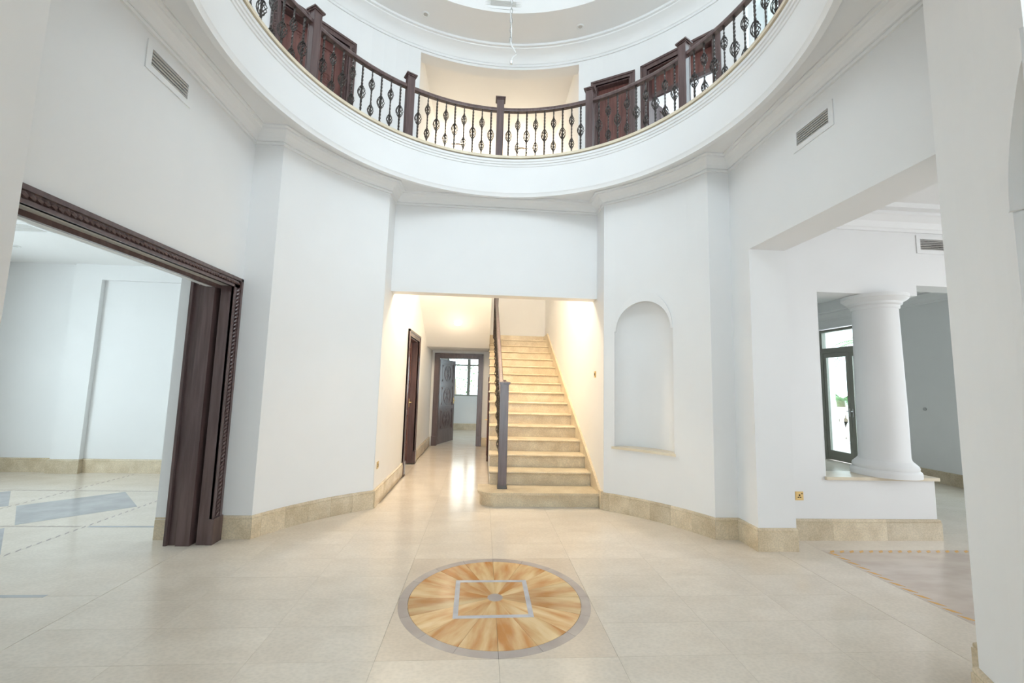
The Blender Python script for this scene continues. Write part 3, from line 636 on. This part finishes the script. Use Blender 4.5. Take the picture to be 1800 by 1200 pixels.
# French door to the garden
fd = sroot('door_8', 'olive aluminium glazed double door to the garden', (7.96, 5.59, 0), rad(-90))
w, h, t = 1.52, 3.02, 0.06
f = MB(); f.box(-w/2, -w/2+t, 0, 0.1, 0, h); f.box(w/2-t, w/2, 0, 0.1, 0, h); f.box(-w/2+t, w/2-t, 0, 0.1, h-t, h); f.box(-w/2+t, w/2-t, 0, 0.1, 2.46, 2.58); f.obj('door_frame', M['alu'], fd)
MB().box(-w/2+t, w/2-t, 0.045, 0.052, 2.58, h-t).obj('pane', M['glass'], fd)
for s in (-1, 1):
    lo, hi = (-w/2+t, -0.002) if s < 0 else (0.002, w/2-t); q = 0.085
    l = MB(); l.box(lo, lo+q, 0.015, 0.07, 0.01, 2.46); l.box(hi-q, hi, 0.015, 0.07, 0.01, 2.46); l.box(lo+q, hi-q, 0.015, 0.07, 0.01, 0.22); l.box(lo+q, hi-q, 0.015, 0.07, 2.36, 2.458)
    lo_ = l.obj('door_leaf', M['alu'], fd); MB().box(lo+q, hi-q, 0.04, 0.046, 0.22, 2.36).obj('pane', M['glass'], lo_)
    x = hi-q/2 if s < 0 else lo+q/2
    hd = MB(); hd.box(x-0.014, x+0.014, 0.005, 0.015, 1.02, 1.20); hd.tube([(x, 0.005, 1.14), (x, -0.045, 1.14), (x-s*0.11, -0.045, 1.14)], 0.009, 6); hd.obj('door_handle', M['steel'], lo_)
# wall bracket spot on the dining wall
tag(MB().lathe([(0, 0), (0.03, 0), (0.03, 0.012), (0, 0.014)], 16).obj('wall_plate', M['steel'], None, True), 'tiny round steel plate on the white dining wall', 'wall plate')
o = bpy.data.objects['wall_plate']; o.location = (7.949, 4.02, 1.28); o.rotation_euler = (0, rad(-90), 0)

# ------------------------------------------------------------------ left room
mb = MB()
mb.box(-7.9, -6.75, 3.98, 4.2, 0, 3.4); mb.box(-6.75, -6.33, 3.90, 4.2, 0, 3.4); mb.box(-6.33, -4.90, 3.97, 4.2, 0, 3.05); mb.box(-6.33, -4.90, 3.90, 4.2, 3.05, 3.4); mb.box(-4.90, -3.0, 3.90, 4.2, 0, 3.4)
struct('wall_left_room', mb, M['paint'], False, 'white wall of the left room with shallow recesses')
mb = MB(); mb.box(-8.1, -7.9, -4.2, 4.2, 0, 0.3); mb.box(-8.1, -7.9, -4.2, -1.2, 0.3, 3.4); mb.box(-8.1, -7.9, 2.4, 4.2, 0.3, 3.4); mb.box(-8.1, -7.9, -1.2, 2.4, 3.0, 3.4)
struct('wall_left_outer', mb, M['paint'], False, 'white outer wall of the left room')
mb = MB(); mb.box(-8.1, -3.0, -4.4, -4.2, 0, 3.4); mb.box(XB, -3.0, -4.2, -1.70, 0, 3.4); mb.box(XB, -3.0, 1.70, 4.2, 0, 3.4); struct('wall_left_room_end', mb, M['paint'], False, 'white end walls of the left room')
mb = MB(); mb.box(-8.1, -2.9, -4.4, 2.08, 3.3, 3.42); mb.box(-8.1, -2.9, 2.34, 4.2, 3.3, 3.42); mb.box(-8.1, -7.17, 2.08, 2.34, 3.3, 3.42); mb.box(-5.67, -2.9, 2.08, 2.34, 3.3, 3.42); mb.box(-7.17, -5.67, 2.08, 2.34, 3.402, 3.42); struct('ceiling_left_room', mb, M['ceil'], False, 'white ceiling of the left room')
baseboard('baseboard_left_room', [(-4.0, 3.90), (-4.90, 3.90), (-4.90, 3.97), (-6.33, 3.97), (-6.33, 3.90), (-6.75, 3.90), (-6.75, 3.98), (-7.9, 3.98)], 'cream marble baseboard of the left room', 0.8)
# far room
mb = MB(); mb.box(-2.0, -1.9, 7.62, 11.2, 0, 2.9); mb.box(1.5, 1.6, 7.62, 8.7, 0, 2.9); mb.box(1.5, 1.6, 10.5, 11.2, 0, 2.9); mb.box(1.5, 1.6, 8.7, 10.5, 0, 0.7); mb.box(1.5, 1.6, 8.7, 10.5, 2.5, 2.9)
mb.box(-2.0, -1.35, 11.15, 11.35, 0, 2.9); mb.box(-1.35, 0.2, 11.15, 11.35, 0, 1.12); mb.box(-1.35, 0.2, 11.15, 11.35, 2.46, 2.9); mb.box(0.2, 1.6, 11.15, 11.35, 0, 2.9)
struct('wall_far_room', mb, M['paint'], False, 'pale blue-lit walls of the far room')
mb = MB(); mb.box(-2.0, 1.6, 7.62, 11.35, 2.9, 3.0); struct('ceiling_far_room', mb, M['ceil'], False, 'ceiling of the far room')
baseboard('baseboard_far_room', [(1.5, 11.15), (-1.9, 11.15)], 'cream marble baseboard of the far room', 0.8)
w5 = sroot('window_5', 'garden window of the far room', (-0.575, 11.22, 1.12)); w, h, t = 1.55, 1.34, 0.05
f = MB(); f.box(-w/2, -w/2+t, 0, 0.06, 0, h); f.box(w/2-t, w/2, 0, 0.06, 0, h); f.box(-w/2+t, w/2-t, 0, 0.06, 0, t); f.box(-w/2+t, w/2-t, 0, 0.06, h-t, h); f.box(-w/2+t, w/2-t, 0.004, 0.056, 1.02, 1.02+t); f.box(-0.09, 0.01, 0.002, 0.058, t, h-t); f.box(0.3, 0.35, 0.002, 0.058, t, h-t); f.obj('window_frame', M['alu'], w5)
for x0, x1 in ((-w/2+t, -0.09), (0.01, 0.3), (0.35, w/2-t)):
    for z0, z1 in ((t, 1.02), (1.02+t, h-t)): MB().box(x0, x1, 0.028, 0.033, z0, z1).obj('pane', M['glass'], w5)

def big_window(name, loc, rz, w, h, n, label, m='alu'):
    r = sroot(name, label, loc, rz); t = 0.06; f = MB()
    f.box(-w/2, -w/2+t, 0, 0.08, 0, h); f.box(w/2-t, w/2, 0, 0.08, 0, h); f.box(-w/2+t, w/2-t, 0, 0.08, 0, t); f.box(-w/2+t, w/2-t, 0, 0.08, h-t, h)
    for k in range(1, n): f.box(-w/2+w*k/n-t/2, -w/2+w*k/n+t/2, 0.002, 0.078, t, h-t)
    f.obj('window_frame', M[m], r)
    for k in range(n): MB().box(-w/2+w*k/n+(t if k == 0 else t/2), -w/2+w*(k+1)/n-(t if k == n-1 else t/2), 0.036, 0.042, t, h-t).obj('pane', M['glass'], r)
big_window('window_6', (-7.98, 0.6, 0.3), rad(90), 3.6, 2.7, 3, 'wide garden window of the left room')
big_window('window_7_added', (8.05, -2.2, 0.5), rad(-90), 2.6, 2.45, 3, 'unseen wide window added for daylight in the right room'); big_window('window_8_added', (8.05, 2.4, 0.5), rad(-90), 1.8, 2.45, 2, 'unseen window added for daylight in the dining room')  # both windows are unseen, added at the places of daylight lamps
big_window('window_9_added', (1.52, 9.6, 0.7), rad(-90), 1.8, 1.8, 2, 'unseen side window added for daylight in the far room'); big_window('door_9', (0, -4.78, 0.0), PI, 2*XE, 2.75, 4, 'glazed entrance door behind the hall', 'wood')  # far room side window is unseen, added to let daylight in

# ------------------------------------------------------------------ small fixtures
def vent(name, loc, rotz, w, h, n, label, depth=0.2):
    """grille in local coords: x across, -y out of the wall, centred"""
    r = tag(empty(name, loc, rotz), label, 'vent'); b = 0.045
    f = MB(); f.box(-w/2-b, w/2+b, -0.008, 0.0, h/2, h/2+b); f.box(-w/2-b, w/2+b, -0.008, 0.0, -h/2-b, -h/2); f.box(-w/2-b, -w/2, -0.008, 0.0, -h/2, h/2); f.box(w/2, w/2+b, -0.008, 0.0, -h/2, h/2); f.obj('frame', M['paint'], r)
    MB().box(-w/2, w/2, depth-0.003, depth-0.001, -h/2, h/2).obj('back_plate', M['slat'], r)
    for k in range(n):
        z = -h/2 + h*(k+0.5)/n; s = h/n
        MB().add([(-w/2, -0.003, z-s*0.30), (w/2, -0.003, z-s*0.30), (w/2, -0.011, z-s*0.05), (-w/2, -0.011, z-s*0.05), (-w/2, -0.003, z+s*0.22), (w/2, -0.003, z+s*0.22)], [(0, 1, 2, 3), (3, 2, 5, 4), (0, 3, 4), (1, 5, 2), (0, 4, 5, 1)]).obj('slat', M['slat'], r)
    return r
vent('air_vent', (XL+0.001, -0.03, 3.805), rad(90), 0.37, 0.125, 5, 'slatted air vent high on the wall above the sliding doorway')
vent('air_vent', (XR-0.001, -0.045, 3.735), rad(-90), 0.34, 0.125, 6, 'slatted air vent high on the wall above the plain opening')
vent('air_vent', (5.03, YW-0.001, 3.24), 0, 0.46, 0.125, 6, 'slatted air vent in the right room above the column')
vent('air_vent', (0.04, 3.045, 7.70), 0, 0.82, 0.10, 4, 'long slatted vent in the raised centre of the upper ceiling', 0.0)
v = vent('ceiling_grille', (-6.42, 2.21, 3.299), rad(0), 1.5, 0.26, 6, 'long linear grille in the left room ceiling', 0.1); v.rotation_euler = (rad(90), 0, 0)
def downlight(x, y, z, label):
    r = tag(empty('downlight', (x, y, z)), label, 'downlight')
    MB().lathe([(0.035, 0.0), (0.06, 0.0), (0.06, -0.006), (0.05, -0.012), (0.035, -0.008)], 24, closed_prof=True).obj('trim_ring', M['white'], r, True)
    MB().lathe([(0, -0.002), (0.036, -0.002), (0.036, -0.005), (0, -0.005)], 24).obj('lens', M['slat'], r)
downlight(-1.27, 3.2, 7.549, 'small round downlight in the upper ceiling on the closed double door side'); downlight(1.305, 3.19, 7.549, 'small round downlight in the upper ceiling on the open doorway side')
downlight(-6.8, 3.05, 3.299, 'round downlight in the left room ceiling')
# chandelier flex without its chandelier
ch = tag(empty('hanging_flex', (0, 0, 4.17)), 'bare chandelier chain and white wire hanging in mid-air', 'wire')
mb = MB()
for k in range(92):
    z = 0.17 + k*0.043; a = rad(90*(k % 2)); pts = [(0.009*cos(2*PI*j/8)*cos(a), 0.009*cos(2*PI*j/8)*sin(a), z+0.026*sin(2*PI*j/8)+0.02) for j in range(9)]
    mb.tube(pts, 0.0035, 4, False)
mb.obj('chain', M['steel'], ch)
MB().tube([(0.006*sin(k*0.9), 0.006*cos(k*0.9), 0.16+k*0.05) for k in range(78)], 0.004, 5).obj('flex', M['white'], ch, True)
MB().tube([(0.0, 0, 0.17), (0.012, 0, 0.13), (0.045, 0, 0.075), (0.05, 0, 0.06), (0.025, 0, 0.035), (0.012, 0, 0.01)], 0.0055, 6).obj('wire_tail', M['white'], ch, True)
MB().lathe([(0, -0.03), (0.01, -0.028), (0.013, -0.01), (0.009, 0.012), (0, 0.014)], 10, c=(0.01, 0, 0)).obj('connector', M['steel'], ch, True)
MB().lathe([(0, 3.97), (0.06, 3.975), (0.06, 3.99), (0.0, 4.01)], 16).obj('ceiling_rose', M['white'], ch, True)
# ceiling lamps in the stair hall: bar with thin drooping arms
for x, lb in ((-0.95, 'ceiling lamp with thin drooping arms above the corridor side'), (0.66, 'ceiling lamp with thin drooping arms above the stair side')):
    r = tag(empty('ceiling_lamp', (x, 6.82, 7.5)), lb, 'lamp')
    point('lamp_light', (x, 6.82, 7.26), 36, WARM, 0.12)
    MB().box(-0.16, 0.16, -0.015, 0.015, -0.025, -0.005).box(-0.05, 0.05, -0.04, 0.04, -0.006, 0.0).obj('mounting_bar', M['iron'], r)
    for k, (dx, l) in enumerate(((-0.16, 0.15), (-0.11, 0.10), (-0.04, 0.06), (0.05, 0.08), (0.12, 0.12), (0.16, 0.16))):
        MB().tube([(dx, 0, -0.02), (dx+0.02*(-1)**k, 0.005, -0.02-l*0.5), (dx+0.01, 0, -0.02-l)], 0.004, 5).obj('wire', M['iron'], r)
# the lamps whose pools of light show on both walls behind the lintel
def wall_lamp(loc, rz, label, power):
    r = tag(empty('wall_lamp', loc, rz), label, 'lamp')
    MB().lathe([(0, 0), (0.05, 0), (0.05, 0.015), (0, 0.02)], 16).obj('back_plate', M['brass'], r).rotation_euler = (rad(90), 0, 0)
    MB().tube([(0, 0, 0), (0, -0.07, 0), (0, -0.10, 0.04)], 0.008, 6).obj('arm', M['brass'], r)
    MB().lathe([(0.0, 0.04), (0.05, 0.05), (0.07, 0.09), (0.05, 0.13), (0.0, 0.14)], 16, c=(0, -0.10, 0)).obj('globe', M['bulb'], r, True)
    p = Matrix.Rotation(rz, 4, 'Z') @ Vector((0, -0.26, 0.09)); point('lamp_light', Vector(loc)+p, power, WARM, 0.08)
wall_lamp((-XS+0.001, 3.25, 3.3), rad(90), 'brass globe wall lamp on the corridor wall behind the lintel', 85)
wall_lamp((XS-0.001, 3.4, 3.45), rad(-90), 'brass globe wall lamp on the stair wall behind the lintel', 72)
# round lit lamp on the sloping corridor soffit
r = tag(empty('soffit_lamp', (-0.70, 5.615, 2.792)), 'glowing round lamp on the sloping corridor soffit', 'lamp'); r.rotation_euler = (-math.atan((ZS-2.35)/3.09), 0, 0)
MB().lathe([(0.075, 0.0), (0.10, 0.0), (0.10, -0.01), (0.085, -0.016), (0.075, -0.012)], 28, closed_prof=True).obj('trim_ring', M['white'], r, True)
MB().lathe([(0, -0.03), (0.04, -0.026), (0.076, -0.008), (0.076, -0.002), (0, -0.002)], 28).obj('lens', M['bulb'], r, True)
point('lamp_light', (-0.70, 5.45, 2.50), 4, WARM, 0.05)
# sockets and switches
def plate(name, loc, rz, w, h, m, label, slots):
    r = tag(empty(name, loc, rz), label, 'socket' if 'socket' in name else 'switch')
    MB().box(-w/2, w/2, -0.006, 0, -h/2, h/2).box(-w/2+0.006, w/2-0.006, -0.008, -0.006, -h/2+0.006, h/2-0.006).obj('plate', M[m], r)
    for x0, x1, z0, z1 in slots: MB().box(x0, x1, -0.0105, -0.008, z0, z1).obj('slot', M['black'], r)
plate('wall_socket', (3.213, YW-0.0005, 0.443), 0, 0.088, 0.088, 'brass', 'brass power socket low on the white wall by the ledge', ((-0.008, 0.006, 0.0, 0.016), (-0.022, -0.006, -0.018, -0.009), (0.0, 0.016, -0.018, -0.009), (0.022, 0.03, 0.018, 0.032)))
plate('wall_socket', (-XS+0.0005, 2.30, 0.485), rad(90), 0.085, 0.085, 'brass', 'brass power socket low on the corridor wall', ((-0.008, 0.006, 0.0, 0.016), (-0.022, -0.006, -0.018, -0.009), (0.0, 0.016, -0.018, -0.009)))
plate('light_switch', (XS-0.0005, 2.56, 1.70), rad(-90), 0.085, 0.085, 'brass', 'brass light switch on the stair wall', ((-0.01, 0.01, -0.016, 0.016),))

# ------------------------------------------------------------------ garden
g = MB(); g.box(8.2, 30, -12, 25, -0.25, -0.05); struct('ground_terrace', g, M['stone'], False, 'pale terrace outside the garden door')
br = tag(empty('balustrade', (9.8, 6.2, -0.05)), 'white stone balustrade on the terrace outside the glazed door', 'balustrade')
MB().box(-0.13, 0.13, -1.9, 1.9, 1.06, 1.2).box(-0.10, 0.10, -1.9, 1.9, 1.0, 1.06).obj('top_rail', M['stone'], br); MB().box(-0.13, 0.13, -1.9, 1.9, 0, 0.22).obj('plinth', M['stone'], br)
bal = MB().lathe([(0, 0.22), (0.09, 0.22), (0.09, 0.27), (0.055, 0.30), (0.05, 0.33), (0.085, 0.45), (0.09, 0.52), (0.07, 0.66), (0.045, 0.82), (0.045, 0.88), (0.075, 0.92), (0.08, 0.96), (0.08, 1.0), (0, 1.0)], 14).mesh('baluster', M['stone'], True)
for k in range(14): link('baluster', bal, br, (0, -1.75+k*0.265, 0))
mb = MB(); mb.box(9.65, 9.85, 8.12, 8.4, -0.05, 3.6); tag(mb.obj('terrace_post', M['stone']), 'square white post beside the terrace balustrade', 'post')
def palm(x, y, h, n, L, label):
    r = tag(empty('palm_tree', (x, y, -0.2)), label, 'palm')
    MB().tube([(0, 0, 0), (0.05, 0, h*0.5), (0, 0.03, h)], [0.16, 0.13, 0.12], 10).obj('trunk', M['trunk'], r, True)
    for k in range(n):
        a = 2*PI*k/n + random.uniform(-.2, .2); e = random.uniform(0.15, 0.95); mb = MB(); pts = []
        for i in range(11):
            t = i/10; pts.append(Vector((cos(a)*L*t, sin(a)*L*t, h + L*(e*t - 0.95*t*t))))
        mb.tube(pts, [0.02*(1-0.8*i/10) for i in range(11)], 4)
        for i in range(1, 33):
            t = i/33; j = min(int(t*10), 9); p = pts[j].lerp(pts[j+1], t*10-j); d = (pts[j+1]-pts[j]).normalized(); s = d.cross(Vector((0, 0, 1))).normalized(); l = 0.5*L*0.32*(1-abs(2*t-0.9)*0.6)
            for sg in (-1, 1):
                q = p + s*sg*l + d*l*0.5 + Vector((0, 0, -l*0.35)); mb.add([p+d*0.02, p-d*0.02, q], [(0, 1, 2)])
        mb.obj('frond', M['leaf'], r)
palm(12.6, 11.0, 1.5, 15, 2.0, 'low feathery palm beyond the terrace balustrade'); palm(15.5, 12.2, 3.6, 15, 2.2, 'taller palm behind the low palm')
def tree(x, y, h, label):
    r = tag(empty('garden_tree', (x, y, -0.2)), label, 'tree')
    MB().tube([(0, 0, 0), (0.06, 0, h*0.4), (0, 0, h*0.75)], [0.12, 0.09, 0.05], 8).obj('trunk', M['trunk'], r, True)
    mb = MB()
    for k in range(650):
        v = Vector((random.gauss(0, 1), random.gauss(0, 1), random.gauss(0, 1))); v = v.normalized()*random.uniform(0.3, 1.0)**0.5
        p = Vector((v.x*1.5, v.y*1.2, h*0.72 + v.z*1.2)); d = Vector((random.uniform(-1, 1), random.uniform(-1, 1), random.uniform(-0.6, 0.6))).normalized(); s = d.cross(Vector((0, 0, 1))).normalized()*0.035
        mb.add([p, p+d*0.07+s, p+d*0.17, p+d*0.07-s], [(0, 1, 2, 3)])
    tag(mb.obj('foliage', M['leaf'], r), kind='stuff')
tree(-1.5, 17.0, 3.0, 'leafy green tree outside the far room window')
